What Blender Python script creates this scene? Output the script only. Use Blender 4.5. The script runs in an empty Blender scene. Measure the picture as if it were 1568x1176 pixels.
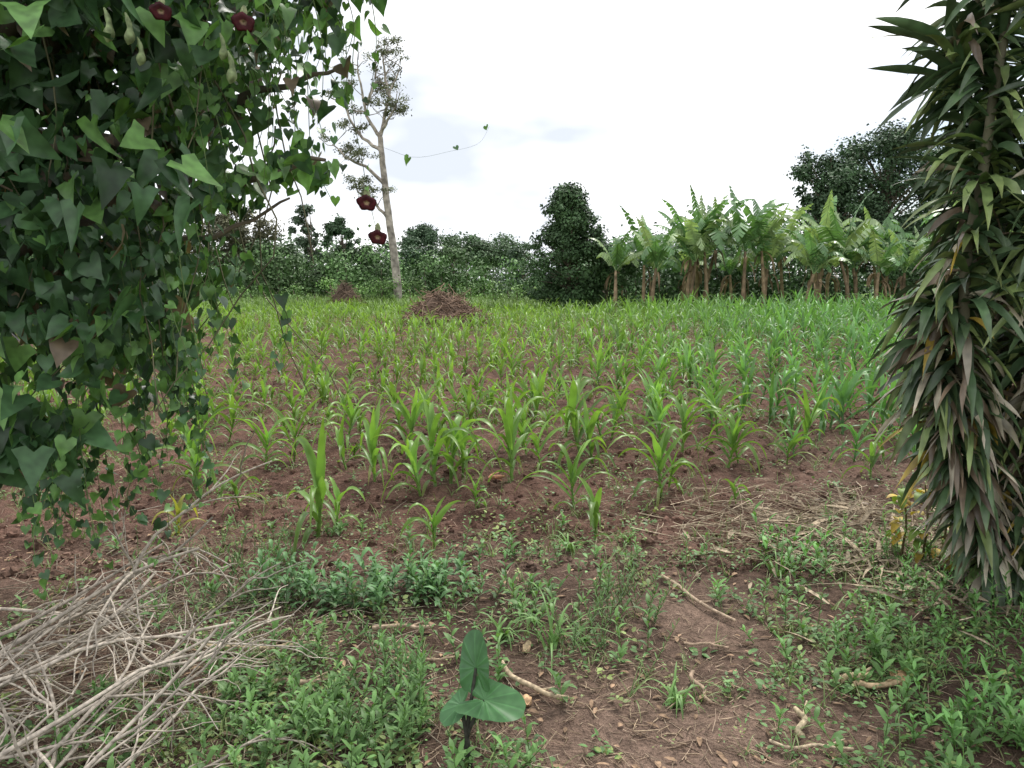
import bpy, math, numpy as np
rng=np.random.default_rng(11)
scene=bpy.context.scene
Z=np.array([0,0,1.0])
def U(a,b,n=None): return rng.uniform(a,b,n)
def nz(v): return v/np.maximum(np.linalg.norm(v,axis=-1,keepdims=True),1e-9)
def A(*a): return np.array(a,float)

# ---------------------------------------------------------------- noise
def vnoise(x,y,seed=0):
    x=np.asarray(x,float);y=np.asarray(y,float)
    xi=np.floor(x);yi=np.floor(y);fx=x-xi;fy=y-yi
    fx=fx*fx*(3-2*fx);fy=fy*fy*(3-2*fy)
    def h(a,b):
        s=np.sin(a*127.1+b*311.7+seed*74.7)*43758.5453
        return s-np.floor(s)
    return (h(xi,yi)*(1-fx)+h(xi+1,yi)*fx)*(1-fy)+(h(xi,yi+1)*(1-fx)+h(xi+1,yi+1)*fx)*fy
def fbm(x,y,seed=0,o=3):
    r=0;a=.5;t=0
    for i in range(o):
        r=r+a*vnoise(x*2**i,y*2**i,seed+i);t+=a;a*=.5
    return r/t
def sm(a,b,x): 
    t=np.clip((x-a)/(b-a),0,1);return t*t*(3-2*t)
def gs(x,y,cx,cy,sx,sy): return np.exp(-((x-cx)/sx)**2-((y-cy)/sy)**2)

def field_edge(x):
    return 3.95+.35*sm(.8,2.6,x)+.35*(fbm(x*1.3,x*0+3,5)-.5)
def H(x,y):
    x=np.asarray(x,float);y=np.asarray(y,float)
    f=sm(-.4,.5,y-field_edge(x))
    near=1-sm(25,60,np.hypot(x,y))
    h=.10*(fbm(x*.35,y*.35,1)-.5)
    h=h+near*f*(.11*(fbm(x*2.3,y*2.3,2)-.5)+.08*(fbm(x*6,y*6,4)-.5)+.045*(vnoise(x*17,y*17,6)-.5))
    h=h+near*(1-f)*(.05*(fbm(x*3,y*3,8)-.5)+.014*(vnoise(x*15,y*15,9)-.5))
    h=h+.5*(fbm(x*.03,y*.03,12)-.5)*sm(20,80,np.hypot(x,y))
    return h

# ---------------------------------------------------------------- mesh builder
class MB:
    def __init__(s): s.v=[];s.f=[];s.c=[];s.n=0
    def add(s,v,f,c,mi=0):
        v=np.asarray(v,float).reshape(-1,3);f=np.asarray(f,int)
        c=np.asarray(c,float)
        if c.ndim==1: c=np.repeat(c[None],len(v),0)
        s.v.append(v);s.c.append(c.reshape(-1,3));s.f.append((f+s.n,mi));s.n+=len(v)
    def build(s,name,mats,parent=None,smooth=True,loc=None):
        v=np.concatenate(s.v);c=np.concatenate(s.c)
        if loc is not None: v=v-np.asarray(loc,float)
        me=bpy.data.meshes.new(name)
        me.vertices.add(len(v));me.vertices.foreach_set("co",v.ravel().astype(np.float32))
        lv=np.concatenate([f.ravel() for f,_ in s.f])
        sz=np.concatenate([np.full(len(f),f.shape[1]) for f,_ in s.f])
        mi=np.concatenate([np.full(len(f),m) for f,m in s.f])
        me.loops.add(len(lv));me.loops.foreach_set("vertex_index",lv.astype(np.int32))
        me.polygons.add(len(sz))
        st=np.concatenate([[0],np.cumsum(sz)[:-1]])
        me.polygons.foreach_set("loop_start",st.astype(np.int32))
        me.polygons.foreach_set("material_index",mi.astype(np.int32))
        me.polygons.foreach_set("use_smooth",np.full(len(sz),smooth))
        at=me.color_attributes.new("Col",'FLOAT_COLOR','POINT')
        at.data.foreach_set("color",np.concatenate([np.clip(c,0,1),np.ones((len(c),1))],1).ravel().astype(np.float32))
        me.update(calc_edges=True)
        for m in (mats if isinstance(mats,(list,tuple)) else [mats]): me.materials.append(m)
        ob=bpy.data.objects.new(name,me);scene.collection.objects.link(ob)
        if loc is not None: ob.location=loc
        if parent: ob.parent=parent
        return ob
def empty(name,loc=(0,0,0)):
    e=bpy.data.objects.new(name,None);scene.collection.objects.link(e);e.empty_display_size=.2
    return e

def strips(mb,P,D,L,W,K,n,prof,col,fold=.15,twist=None,tipcol=None,mi=0,pw=1.0,wave=0):
    P=np.asarray(P,float);N=len(P);D=nz(np.asarray(D,float))
    L=np.broadcast_to(L,(N,)).astype(float);W=np.broadcast_to(W,(N,)).astype(float);K=np.broadcast_to(K,(N,)).astype(float)
    side=nz(np.cross(D,Z)+rng.normal(0,.03,(N,3)))
    t=np.linspace(0,1,n+1);cur=P.copy();out=np.zeros((N,n+1,3,3));cc=np.zeros((N,n+1,3,3))
    col=np.broadcast_to(col,(N,3));tc=col if tipcol is None else np.broadcast_to(tipcol,(N,3))
    ph=U(0,6.28,N)
    for i,ti in enumerate(t):
        d=nz(D+np.outer(K*ti**pw,-Z))
        no=nz(np.cross(side,d))
        s2,n2=side,no
        if twist is not None:
            a=(twist*ti)[:,None];s2=side*np.cos(a)+no*np.sin(a);n2=np.cross(s2,d)
        w=(W*max(prof(ti),.02))[:,None]
        wv=wave*w*np.sin(ph+ti*14)[:,None]
        out[:,i,0]=cur-s2*w/2+n2*(fold*w+wv);out[:,i,1]=cur;out[:,i,2]=cur+s2*w/2+n2*(fold*w-wv)
        cc[:,i,:]=((1-ti**2)*col+ti**2*tc)[:,None]
        cur=cur+d*(L/n)[:,None]
    b=np.arange(N)[:,None,None]*(3*(n+1))
    i=np.arange(n)[None,:,None]*3
    q=np.concatenate([b+i+np.array([0,1,4,3]),b+i+np.array([1,2,5,4])],1).reshape(-1,4)
    mb.add(out,q,cc.reshape(-1,3),mi)
def tubes(mb,P,R,sides,col,mi=0):
    P=np.asarray(P,float);R=np.asarray(R,float);N,k,_=P.shape
    T=np.gradient(P,axis=1);T=nz(T)
    ref=np.where(np.abs(T[:,:1,2:3])>.8,A(1,0,0.1),A(0,.1,1))
    X=nz(np.cross(T,np.broadcast_to(ref,T.shape)));Y=np.cross(T,X)
    a=np.arange(sides)*2*math.pi/sides
    v=P[:,:,None]+R[:,:,None,None]*(X[:,:,None]*np.cos(a)[:,None]+Y[:,:,None]*np.sin(a)[:,None])
    b=np.arange(N)[:,None,None]*k*sides;i=np.arange(k-1)[None,:,None]*sides;j=np.arange(sides)[None,None,:];j2=(j+1)%sides
    q=np.stack([b+i+j,b+i+j2,b+i+sides+j2,b+i+sides+j],-1).reshape(-1,4)
    col=np.asarray(col,float)
    c=np.repeat(np.broadcast_to(col,(N,3)),k*sides,0)
    mb.add(v,q,c,mi)
def curve(pts,k):
    pts=np.asarray(pts,float);n=len(pts)
    t=np.linspace(0,n-1,k);o=[]
    for tt in t:
        i=min(int(tt),n-2);f=tt-i
        p0=pts[max(i-1,0)];p1=pts[i];p2=pts[i+1];p3=pts[min(i+2,n-1)]
        o.append(.5*((2*p1)+(-p0+p2)*f+(2*p0-5*p1+4*p2-p3)*f*f+(-p0+3*p1-3*p2+p3)*f**3))
    return np.array(o)
def tube1(mb,pts,r0,r1,sides,col,k=10,mi=0,wob=0):
    c=curve(pts,k)
    if wob: c[1:-1]+=rng.normal(0,wob,(k-2,3))
    tubes(mb,c[None],np.linspace(r0,r1,k)[None],sides,col,mi)
def inst(mb,tv,tf,P,Ax,No,S,col,mi=0,bend=None):
    N=len(P);Y=nz(Ax);X=nz(np.cross(Y,No));Zn=np.cross(X,Y)
    S=np.broadcast_to(np.asarray(S,float).reshape(-1,1),(N,1)) if np.ndim(S)<2 else S
    t=np.repeat(tv[None],N,0)
    if bend is not None: t=t.copy();t[:,:,2]+=bend[:,None]*t[:,:,1]**2
    v=P[:,None]+S[:,None,:1]*(t[:,:,0:1]*X[:,None]+t[:,:,1:2]*Y[:,None]+t[:,:,2:3]*Zn[:,None])
    f=(np.arange(N)[:,None,None]*len(tv)+tf[None]).reshape(-1,tf.shape[1])
    mb.add(v,f,np.repeat(np.broadcast_to(col,(N,3)),len(tv),0),mi)
def mirror(c,r):
    v=[(0,y,0) for y in c]+[(x,y,z) for x,y,z in r]+[(-x,y,z) for x,y,z in r]
    f=[(0,3,4,5),(0,5,6,1),(1,6,7,2),(0,10,9,8),(0,1,11,10),(1,2,12,11)]
    return np.array(v,float),np.array(f)
HEART=mirror([0,.38,.95],[(.2,-.24,.05),(.46,-.16,.12),(.54,.12,.14),(.38,.45,.10),(.15,.72,.04)])
IVY=mirror([0,.45,1.15],[(.22,-.22,.04),(.58,-.10,.10),(.40,.2,.11),(.34,.42,.08),(.17,.8,.03)])
RH=(A([0,0,0],[.33,.4,.10],[0,1,0],[-.33,.4,.10]).reshape(4,3),np.array([[0,1,2],[0,2,3]]))
OV=(np.array([(0,0,0),(.27,.25,.06),(.27,.6,.05),(0,1,-.06),(-.27,.6,.05),(-.27,.25,.06),(0,.5,-.02)],float),
    np.array([[0,1,2,6],[6,2,3,4],[0,6,4,5]]))
p_maize=lambda t:(.55+.45*min(1,t*4))*(1-t**2.2)+.02
p_drac=lambda t:(.5+.5*min(1,t*3))*(1-t**3)
p_ov=lambda t:math.sin(math.pi*(t*.9+.08))
p_grass=lambda t:1-t**1.5

# ---------------------------------------------------------------- materials
def mat_leaf(name,rough=.5,spec=.35,trans=.3,nscale=25,var=.35,tint=(1.25,1.35,.6)):
    m=bpy.data.materials.new(name);m.use_nodes=True;nt=m.node_tree;n=nt.nodes;l=nt.links
    n.clear();o=n.new("ShaderNodeOutputMaterial");b=n.new("ShaderNodeBsdfPrincipled")
    at=n.new("ShaderNodeAttribute");at.attribute_name="Col"
    tc=n.new("ShaderNodeTexCoord");no=n.new("ShaderNodeTexNoise");no.inputs["Scale"].default_value=nscale;no.inputs["Detail"].default_value=1
    mr=n.new("ShaderNodeMapRange");mr.inputs[1].default_value=.3;mr.inputs[2].default_value=.7;mr.inputs[3].default_value=1-var;mr.inputs[4].default_value=1+var
    mx=n.new("ShaderNodeVectorMath");mx.operation='SCALE'
    l.new(tc.outputs["Object"],no.inputs["Vector"]);l.new(no.outputs[0],mr.inputs[0]);l.new(at.outputs["Color"],mx.inputs[0]);l.new(mr.outputs[0],mx.inputs["Scale"])
    l.new(mx.outputs[0],b.inputs["Base Color"]);b.inputs["Roughness"].default_value=rough;b.inputs["Specular IOR Level"].default_value=spec
    if trans>0:
        tr=n.new("ShaderNodeBsdfTranslucent");vm=n.new("ShaderNodeVectorMath");vm.operation='MULTIPLY';vm.inputs[1].default_value=tint
        l.new(mx.outputs[0],vm.inputs[0]);l.new(vm.outputs[0],tr.inputs[0])
        ms=n.new("ShaderNodeMixShader");ms.inputs[0].default_value=trans
        l.new(b.outputs[0],ms.inputs[1]);l.new(tr.outputs[0],ms.inputs[2]);l.new(ms.outputs[0],o.inputs[0])
    else: l.new(b.outputs[0],o.inputs[0])
    return m
def mat_bark(name,scale=12,bump=.5,rough=.9,var=.5,bdist=.02):
    m=mat_leaf(name,rough,.15,0,scale,var);nt=m.node_tree;n=nt.nodes;l=nt.links
    if bump>0:
        b=[x for x in n if x.type=='BSDF_PRINCIPLED'][0]
        no=n.new("ShaderNodeTexNoise");no.inputs["Scale"].default_value=scale*2.5;no.inputs["Detail"].default_value=4
        tc=n.new("ShaderNodeTexCoord");l.new(tc.outputs["Object"],no.inputs["Vector"])
        bp=n.new("ShaderNodeBump");bp.inputs["Strength"].default_value=bump;bp.inputs["Distance"].default_value=bdist
        l.new(no.outputs[0],bp.inputs["Height"]);l.new(bp.outputs[0],b.inputs["Normal"])
    return m
M_tree=mat_leaf("tree_foliage",.6,.3,0,1.2,.25)
M_vine=mat_leaf("vine_leaf",.38,.45,.25,30,.3)
M_drac=mat_leaf("dracaena_leaf",.36,.5,0,18,.3)
M_maize=mat_leaf("maize_leaf",.40,.5,.35,9,.2)
M_ban=mat_leaf("banana_leaf",.38,.5,.25,3,.2)
M_weed=mat_leaf("weed_leaf",.5,.35,.2,20,.25)
M_taro=mat_leaf("taro_leaf",.42,.45,.15,30,.15)
M_dry=mat_bark("dry_stem",60,0,.85,.35)
M_bark=mat_bark("bark",3,.6)
M_clod=mat_bark("soil_clod_mat",40,0,1,.4)
M_flower=mat_leaf("flower_petal",.55,.3,.2,60,.4,(1,1,1))

def soil_mat():
    m=bpy.data.materials.new("soil");m.use_nodes=True;nt=m.node_tree;n=nt.nodes;l=nt.links
    b=n["Principled BSDF"];at=n.new("ShaderNodeAttribute");at.attribute_name="Col";tc=n.new("ShaderNodeTexCoord")
    def noise(s,d,r=.6):
        x=n.new("ShaderNodeTexNoise");x.inputs["Scale"].default_value=s;x.inputs["Detail"].default_value=d;x.inputs["Roughness"].default_value=r
        l.new(tc.outputs["Object"],x.inputs["Vector"]);return x
    def mr(src,a,bb,c,d):
        x=n.new("ShaderNodeMapRange");x.inputs[1].default_value=a;x.inputs[2].default_value=bb;x.inputs[3].default_value=c;x.inputs[4].default_value=d
        l.new(src,x.inputs[0]);return x.outputs[0]
    n1=noise(1.3,2);n2=noise(14,5,.7);n3=noise(90,2,.7)
    f1=mr(n1.outputs[0],.3,.7,.72,1.25);f2=mr(n2.outputs[0],.3,.72,.55,1.45);f3=mr(n3.outputs[0],.3,.7,.7,1.3)
    m1=n.new("ShaderNodeMath");m1.operation='MULTIPLY';l.new(f1,m1.inputs[0]);l.new(f2,m1.inputs[1])
    m2=n.new("ShaderNodeMath");m2.operation='MULTIPLY';l.new(m1.outputs[0],m2.inputs[0]);l.new(f3,m2.inputs[1])
    sc=n.new("ShaderNodeVectorMath");sc.operation='SCALE';l.new(at.outputs["Color"],sc.inputs[0]);l.new(m2.outputs[0],sc.inputs["Scale"])
    l.new(sc.outputs[0],b.inputs["Base Color"]);b.inputs["Roughness"].default_value=.95;b.inputs["Specular IOR Level"].default_value=.12
    ad=n.new("ShaderNodeMath");ad.operation='MULTIPLY_ADD';ad.inputs[1].default_value=.35;l.new(n3.outputs[0],ad.inputs[0]);l.new(n2.outputs[0],ad.inputs[2])
    bp=n.new("ShaderNodeBump");bp.inputs["Strength"].default_value=1;bp.inputs["Distance"].default_value=.05
    l.new(ad.outputs[0],bp.inputs["Height"]);l.new(bp.outputs[0],b.inputs["Normal"]);return m
M_soil=soil_mat()

# ---------------------------------------------------------------- ground
def lines(lo,hi,fine,out_lo,out_hi,g=1.06):
    a=list(np.arange(lo,hi,fine));s=fine;x=a[-1]
    while x<out_hi: s*=g;x+=s;a.append(x)
    s=fine;x=lo;b=[]
    while x>out_lo: s*=g;x-=s;b.append(x)
    return np.array(b[::-1]+a)
gx=lines(-4.2,4.2,.028,-900,900);gy=lines(1.8,8,.028,-300,1200,1.035)
X,Y=np.meshgrid(gx,gy);nx,ny=len(gx),len(gy)
hz=H(X,Y)
SOIL=A(.155,.090,.068)
def soilcol(x,y):
    f=sm(-.3,.3,y-field_edge(x));c=np.zeros(x.shape+(3,))
    tan=A(.245,.170,.13);dark=A(.12,.080,.06)
    pathm=gs(x,y,.55,2.2,.55,.8)
    pathm=np.maximum(pathm,.7*gs(x,y,.9,3.4,.35,.55))
    pathm=np.maximum(pathm,.7*gs(x,y,.3,4.1,.9,.3))
    pathm=np.maximum(pathm,.5*gs(x,y,-2.2,4.3,.8,.35))
    n=fbm(x*1.1,y*1.1,31)[...,None]
    base=SOIL*(.62+.65*n)
    edge=dark*(.8+.5*n)
    c=f[...,None]*base+(1-f[...,None])*edge
    c=c*(1-pathm[...,None])+tan*pathm[...,None]
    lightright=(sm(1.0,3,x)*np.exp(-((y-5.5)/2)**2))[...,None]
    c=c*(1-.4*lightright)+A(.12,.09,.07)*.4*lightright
    g=sm(32,40,y+4*(fbm(x*.1,y*.1,3)-.5))[...,None]
    gr=A(.12,.20,.05)*(.7+.6*fbm(x*.15,y*.15,44)[...,None])
    g=np.maximum(g,sm(28,36,np.abs(x))[...,None]);g=np.maximum(g,sm(0,-4,y)[...,None])
    return c*(1-g)+gr*g
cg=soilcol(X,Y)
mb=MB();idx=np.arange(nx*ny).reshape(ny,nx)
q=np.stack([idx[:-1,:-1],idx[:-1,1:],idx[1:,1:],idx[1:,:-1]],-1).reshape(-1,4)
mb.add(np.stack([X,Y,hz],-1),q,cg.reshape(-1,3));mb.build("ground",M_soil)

def ico():
    import bmesh
    bm=bmesh.new();bmesh.ops.create_icosphere(bm,subdivisions=2,radius=1)
    v=np.array([x.co[:] for x in bm.verts]);f=np.array([[a.index for a in p.verts] for p in bm.faces]);bm.free();return v,f
iv,if_=ico()
mb=MB()
for k in range(7):
    tv=iv*(1+.75*(rng.random((len(iv),1))-.5))*U(.6,1.2,3)
    N=1500
    y=3.9+U(0,1,N)**1.8*9;x=U(-.8,.8,N)*(y+.8)
    keep=fbm(x*1.4,y*1.4,77)+U(-.2,.2,N)>.42;x=x[keep];y=y[keep];n=len(x)
    s=.005+.034*U(0,1,n)**3.5
    P=np.stack([x,y,H(x,y)-s*.15],-1)
    a=U(0,6.28,n);inst(mb,tv,if_,P,np.stack([np.cos(a),np.sin(a),U(-.3,.3,n)],-1),nz(rng.normal(0,.3,(n,3))+Z),s,soilcol(x,y)*U(.6,1.05,n)[:,None])
mb.build("soil_clods",M_clod,smooth=False)
mb=MB()
for k in range(3):
    tv=iv*(1+.3*(rng.random((len(iv),1))-.5))*A(1,U(.7,1.3),.6)
    n=50;y=U(4.3,8,n);x=U(.1,.68,n)*y+.2;s=.006+.018*U(0,1,n)**2
    a=U(0,6.28,n);inst(mb,tv,if_,np.stack([x,y,H(x,y)+s*.2],-1),np.stack([np.cos(a),np.sin(a),0*a],-1),np.repeat(Z[None],n,0),s,A(.34,.28,.23)*U(.6,1.2,n)[:,None])
mb.build("stones",M_clod)

# ---------------------------------------------------------------- maize
def maize(mb,P,Hh,nl,n,colf,yel=0):
    N=len(P);az0=U(0,6.28,N);c0=colf
    lean=rng.normal(0,.07,(N,2))
    k=4;t=np.linspace(0,1,k)
    st=P[:,None]+np.stack([lean[:,0:1]*Hh[:,None]*t,lean[:,1:2]*Hh[:,None]*t,(Hh*.5)[:,None]*t-.02],-1)
    tubes(mb,st,(Hh*.02)[:,None]*np.linspace(1.1,.6,k),5 if n>5 else 3,c0*A(1.1,1.0,1.1))
    for j in range(nl):
        f=j/(nl-1);az=az0+j*math.pi+rng.normal(0,.5,N)
        zz=Hh*(.04+.46*f)
        up=(.8+2.2*f**1.5)*U(.7,1.35,N)
        D=np.stack([np.cos(az),np.sin(az),up],-1)
        base=P+np.stack([lean[:,0]*zz*2,lean[:,1]*zz*2,zz],-1)
        L=Hh*(.42+.55*math.sin(math.pi*(.15+.65*f)))*U(.7,1.2,N)
        W=(.026+.056*Hh)*U(.8,1.15,N)*(.6+.5*f)
        K=(3.3-2.0*f)*U(.4,1.35,N)
        if j==nl-1: L*=.8;K*=.6;W*=.8
        c=c0*U(.75,1.2,N)[:,None]*(.8+.4*f)
        tip=c*A(1.15,1.0,.9)
        if j<2:
            y=U(0,1,N)[:,None]<.35;tip=np.where(y,A(.34,.29,.12),tip)
        strips(mb,base,D,L,W,K,n,p_maize,c,fold=.28 if n>4 else .2,twist=rng.normal(0,.8,N),tipcol=tip,pw=1.4,wave=.10 if n>5 else 0)
near=[(-1.23,4.50,.62),(-2.51,5.71,.6),(-.67,5.28,.5),(-.49,5.71,.72),(-.46,4.22,.30),(0,5.6,.66),(.43,4.9,.48),(.52,4.45,.36),
(1.10,5.28,.56),(1.87,6.25,.5),(2.73,6.87,.55),(2.89,5.8,.4),(1.55,6.59,.62),(.63,6.59,.75),(-1.07,5.6,.52),(-2.07,6.05,.48),
(-2.13,4.55,.25),(-.95,6.5,.65),(.1,7.1,.5),(-1.6,7.0,.5),(1.0,7.3,.6),(2.1,7.4,.55),(-.25,4.95,.22),(1.6,5.1,.2),(-2.9,6.9,.55),
(-.58,5.45,.62),(-1.14,4.62,.4),(.72,6.4,.6),(-.40,5.85,.5),(1.2,5.5,.35),(-2.4,5.5,.4),(1.98,6.3,.42),(-1.9,5.0,.3),(.25,6.2,.4),(-1.4,6.1,.4),(2.4,6.3,.35),(3.3,6.4,.35)]
GM=A(.16,.295,.065)
for i,(x,y,h) in enumerate(near):
    mb=MB();P=A(x,y,float(H(x,y))).reshape(1,3)
    c=(GM*U(.85,1.2)).reshape(1,3)
    if i==16: c=A(.34,.36,.07).reshape(1,3)
    maize(mb,P,np.array([h*1.04]),10 if h>.4 else 7,11,c)
    mb.build("maize_plant",M_maize)
rows=[];ang=math.radians(14)
for r in np.arange(-70,70,.60):
    s=np.arange(-10,62,.34)
    s=s+rng.normal(0,.13,len(s));rr=r+rng.normal(0,.13,len(s))
    rows.append(np.stack([rr*math.cos(ang)+s*math.sin(ang),-rr*math.sin(ang)+s*math.cos(ang)],-1))
pts=np.concatenate(rows);x,y=pts[:,0],pts[:,1]
far=36+4*sm(0,-20,x)-2*sm(5,20,x)
k=(y>6.2)&(y<far)&(np.abs(x)<.8*y+3)&(U(0,1,len(x))<np.where(x>.12*y,.94,.86))
k&=fbm(x*.9,y*.9,55)>.32
k&=~((y<7.4)&(U(0,1,len(x))<.3))
k&=np.hypot((x+2.5),(y-27))>1.5
for (a,b,_) in near: k&=np.hypot(x-a,y-b)>.3
x=x[k];y=y[k];print("maize",len(x))
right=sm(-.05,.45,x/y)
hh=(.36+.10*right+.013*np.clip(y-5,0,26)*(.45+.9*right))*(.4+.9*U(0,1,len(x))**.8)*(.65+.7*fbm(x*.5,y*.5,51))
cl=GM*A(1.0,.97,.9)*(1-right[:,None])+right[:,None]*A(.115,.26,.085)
cl=cl*U(.75,1.3,len(x))[:,None]
P=np.stack([x,y,H(x,y)],-1);mb=MB()
for lo,hi,nl,n in [(0,9,9,8),(9,16,8,5),(16,99,7,3)]:
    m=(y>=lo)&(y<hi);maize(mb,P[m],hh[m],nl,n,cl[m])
mb.build("maize_field",M_maize)

# ---------------------------------------------------------------- weeds
def dens(x,y):
    e=field_edge(x)
    nn=sm(.42,.62,fbm(x*2.4,y*2.4,61))
    lush=np.maximum.reduce([gs(x,y,-.55,2.8,.6,.75),.9*gs(x,y,-.5,3.5,.8,.25),gs(x,y,2.0,2.6,.75,.75),.6*gs(x,y,.2,3.3,.5,.3),.7*gs(x,y,1.6,3.7,.6,.6),.6*gs(x,y,2.5,4.2,.6,.6)])
    d=.07+.28*nn+lush*(.22+.75*nn)
    d=d*(1-sm(-.35,.12,y-e))
    d=d*(1-.97*gs(x,y,.5,2.1,.45,.75))
    d=d*(1-.9*gs(x,y,.88,3.35,.26,.6))
    d=d*(1-.5*sm(-1.15,-1.7,x))
    d=np.maximum(d,.5*nn*sm(1.3,1.9,x)*(1-sm(-.1,.9,y-e)))
    d=np.maximum(d,(.04+.25*(fbm(x*1.1,y*1.1,66)>.56))*(y<11)*(y>e-.2))
    return np.clip(d,0,1)
def scatter(N,ymin=1.2,ymax=7.5):
    y=ymin+U(0,1,N)**1.3*(ymax-ymin);x=U(-1,1,N)*(y*.75+.9)
    k=U(0,1,N)<dens(x,y);return x[k],y[k]
mb=MB()
WB=1.5
x,y=scatter(24000,1.2,9);n=len(x);hgt=U(.01,.10,n)*(.3+1.2*fbm(x*2,y*2,71));gz=H(x,y)
hue=np.where(U(0,1,n)[:,None]<.35,A(.14,.18,.06),A(.08,.155,.05))
wc=WB*hue*(.65+.7*fbm(x*1.7,y*1.7,73))[:,None]*U(.75,1.25,n)[:,None]
sz=U(.010,.034,n)*(.5+1.0*fbm(x*2.2,y*2.2,79))
for j in range(7):
    az=U(0,6.28,n);f=(j+1)/7;r=U(.005,.035,n)
    P=np.stack([x+np.cos(az)*r,y+np.sin(az)*r,gz+hgt*f],-1)
    ax=np.stack([np.cos(az),np.sin(az),U(-.2,.6,n)],-1)
    inst(mb,OV[0],OV[1],P,ax,nz(Z+rng.normal(0,.35,(n,3))),sz*U(.7,1.2,n),wc*U(.7,1.3,n)[:,None])
def upright(x,y,h,L,ar,nl,col,K=1.0,rise=.6):
    n=len(x);gz=H(x,y);lean=rng.normal(0,.3,(n,2))
    t=np.linspace(0,1,3)
    st=np.stack([x[:,None]+lean[:,0:1]*h[:,None]*t,y[:,None]+lean[:,1:2]*h[:,None]*t,gz[:,None]+h[:,None]*t*.98],-1)
    tubes(mb,st,np.full((n,1),.0018)*A(1.2,1,.5),3,col*A(1.1,1,.9))
    a0=U(0,6.28,n)
    for j in range(nl):
        f=(j+1)/nl;az=a0+j*2.4
        P=np.stack([x+lean[:,0]*h*f,y+lean[:,1]*h*f,gz+h*f],-1)
        D=np.stack([np.cos(az),np.sin(az),rise+.9*f+0*az],-1)
        l=L*U(.7,1.2,n)*(1-.3*f**3)
        strips(mb,P,D,l,l*ar,K*U(.6,1.3,n),3,p_ov,col*U(.8,1.25,n)[:,None]*(.8+.4*f),fold=.12)
x,y=scatter(2200,1.2,4.6);n=len(x)
upright(x,y,U(.04,.2,n),U(.03,.08,n),.34,10,WB*A(.085,.165,.05)*U(.7,1.2,n)[:,None])
def clump(cx,cy,sx,sy,N,h0,h1,L,ar,nl,col,K=1):
    x=rng.normal(cx,sx,N);y=rng.normal(cy,sy,N)
    upright(x,y,U(h0,h1,N),L*U(.7,1.2,N),ar,nl,WB*A(*col)*U(.75,1.2,N)[:,None],K)
clump(-.80,3.55,.28,.12,50,.10,.28,.095,.30,10,(.070,.145,.055),1.4)
clump(-.35,3.7,.15,.1,14,.12,.2,.08,.32,9,(.07,.15,.05))
clump(-1.4,3.6,.18,.15,28,.2,.45,.035,.25,30,(.09,.16,.06),.4)
clump(.45,3.25,.14,.14,24,.15,.28,.04,.2,26,(.085,.14,.055),.3)
clump(.05,3.3,.3,.15,20,.1,.2,.07,.3,9,(.08,.15,.045))
clump(-.45,2.6,.12,.2,28,.15,.33,.05,.25,18,(.08,.15,.05),.6)
clump(-.6,2.35,.25,.15,26,.08,.2,.06,.35,10,(.08,.15,.05),.8)
clump(1.5,3.9,.1,.08,10,.2,.3,.09,.3,8,(.09,.2,.05))
clump(2.1,2.9,.35,.4,60,.10,.28,.05,.28,14,(.09,.19,.055),.8)
clump(1.75,2.35,.25,.15,30,.10,.22,.06,.34,11,(.09,.19,.055),.8)
clump(2.4,3.9,.25,.3,60,.1,.32,.04,.25,16,(.10,.21,.06),.6)
clump(1.45,3.1,.25,.3,20,.05,.16,.05,.36,9,(.085,.17,.05),.8)
clump(-1.0,2.7,.4,.35,40,.06,.16,.05,.36,9,(.08,.15,.045))
x,y=scatter(3200,1.2,5.5)
xx=np.concatenate([x,U(-1,1,900)*6]);yy=np.concatenate([y,U(4,9,900)]);N=len(xx)
for j in range(7):
    az=U(0,6.28,N);L=U(.05,.2,N)
    strips(mb,np.stack([xx+U(-.015,.015,N),yy+U(-.015,.015,N),H(xx,yy)-.005],-1),np.stack([np.cos(az),np.sin(az),U(.6,2.5,N)],-1),L,U(.0025,.007,N),U(.5,2.4,N),4,p_grass,WB*A(.11,.17,.06)*U(.7,1.3,N)[:,None],tipcol=A(.28,.27,.12))
for (cx,cy,hh_) in [(.17,3.05,.35),(-.05,3.15,.25),(.62,2.62,.2),(1.45,3.85,.3),(.35,4.15,.2),(.7,4.3,.15),(-.5,4.0,.2),(1.9,4.4,.25)]:
    N=16;az=U(0,6.28,N)
    strips(mb,np.stack([cx+U(-.03,.03,N),cy+U(-.03,.03,N),H(np.full(N,cx),np.full(N,cy))],-1),np.stack([np.cos(az),np.sin(az),U(1,2.5,N)],-1),U(.6,1.1,N)*hh_,.014,U(1,2.5,N),6,p_grass,WB*A(.11,.2,.06)*U(.8,1.2,N)[:,None])
N=7000;y=8+U(0,1,N)**1.2*27;x=U(-.8,.8,N)*y;k=fbm(x*.8,y*.8,39)>.48;x=x[k];y=y[k];N=len(x)
for j in range(4):
    az=U(0,6.28,N);strips(mb,np.stack([x+U(-.1,.1,N),y+U(-.1,.1,N),H(x,y)],-1),np.stack([np.cos(az),np.sin(az),U(.4,1.6,N)],-1),U(.08,.22,N),.02,U(.5,2,N),2,p_grass,A(.14,.21,.06)*U(.7,1.2,N)[:,None])
mb.build("weeds",M_weed)

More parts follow.
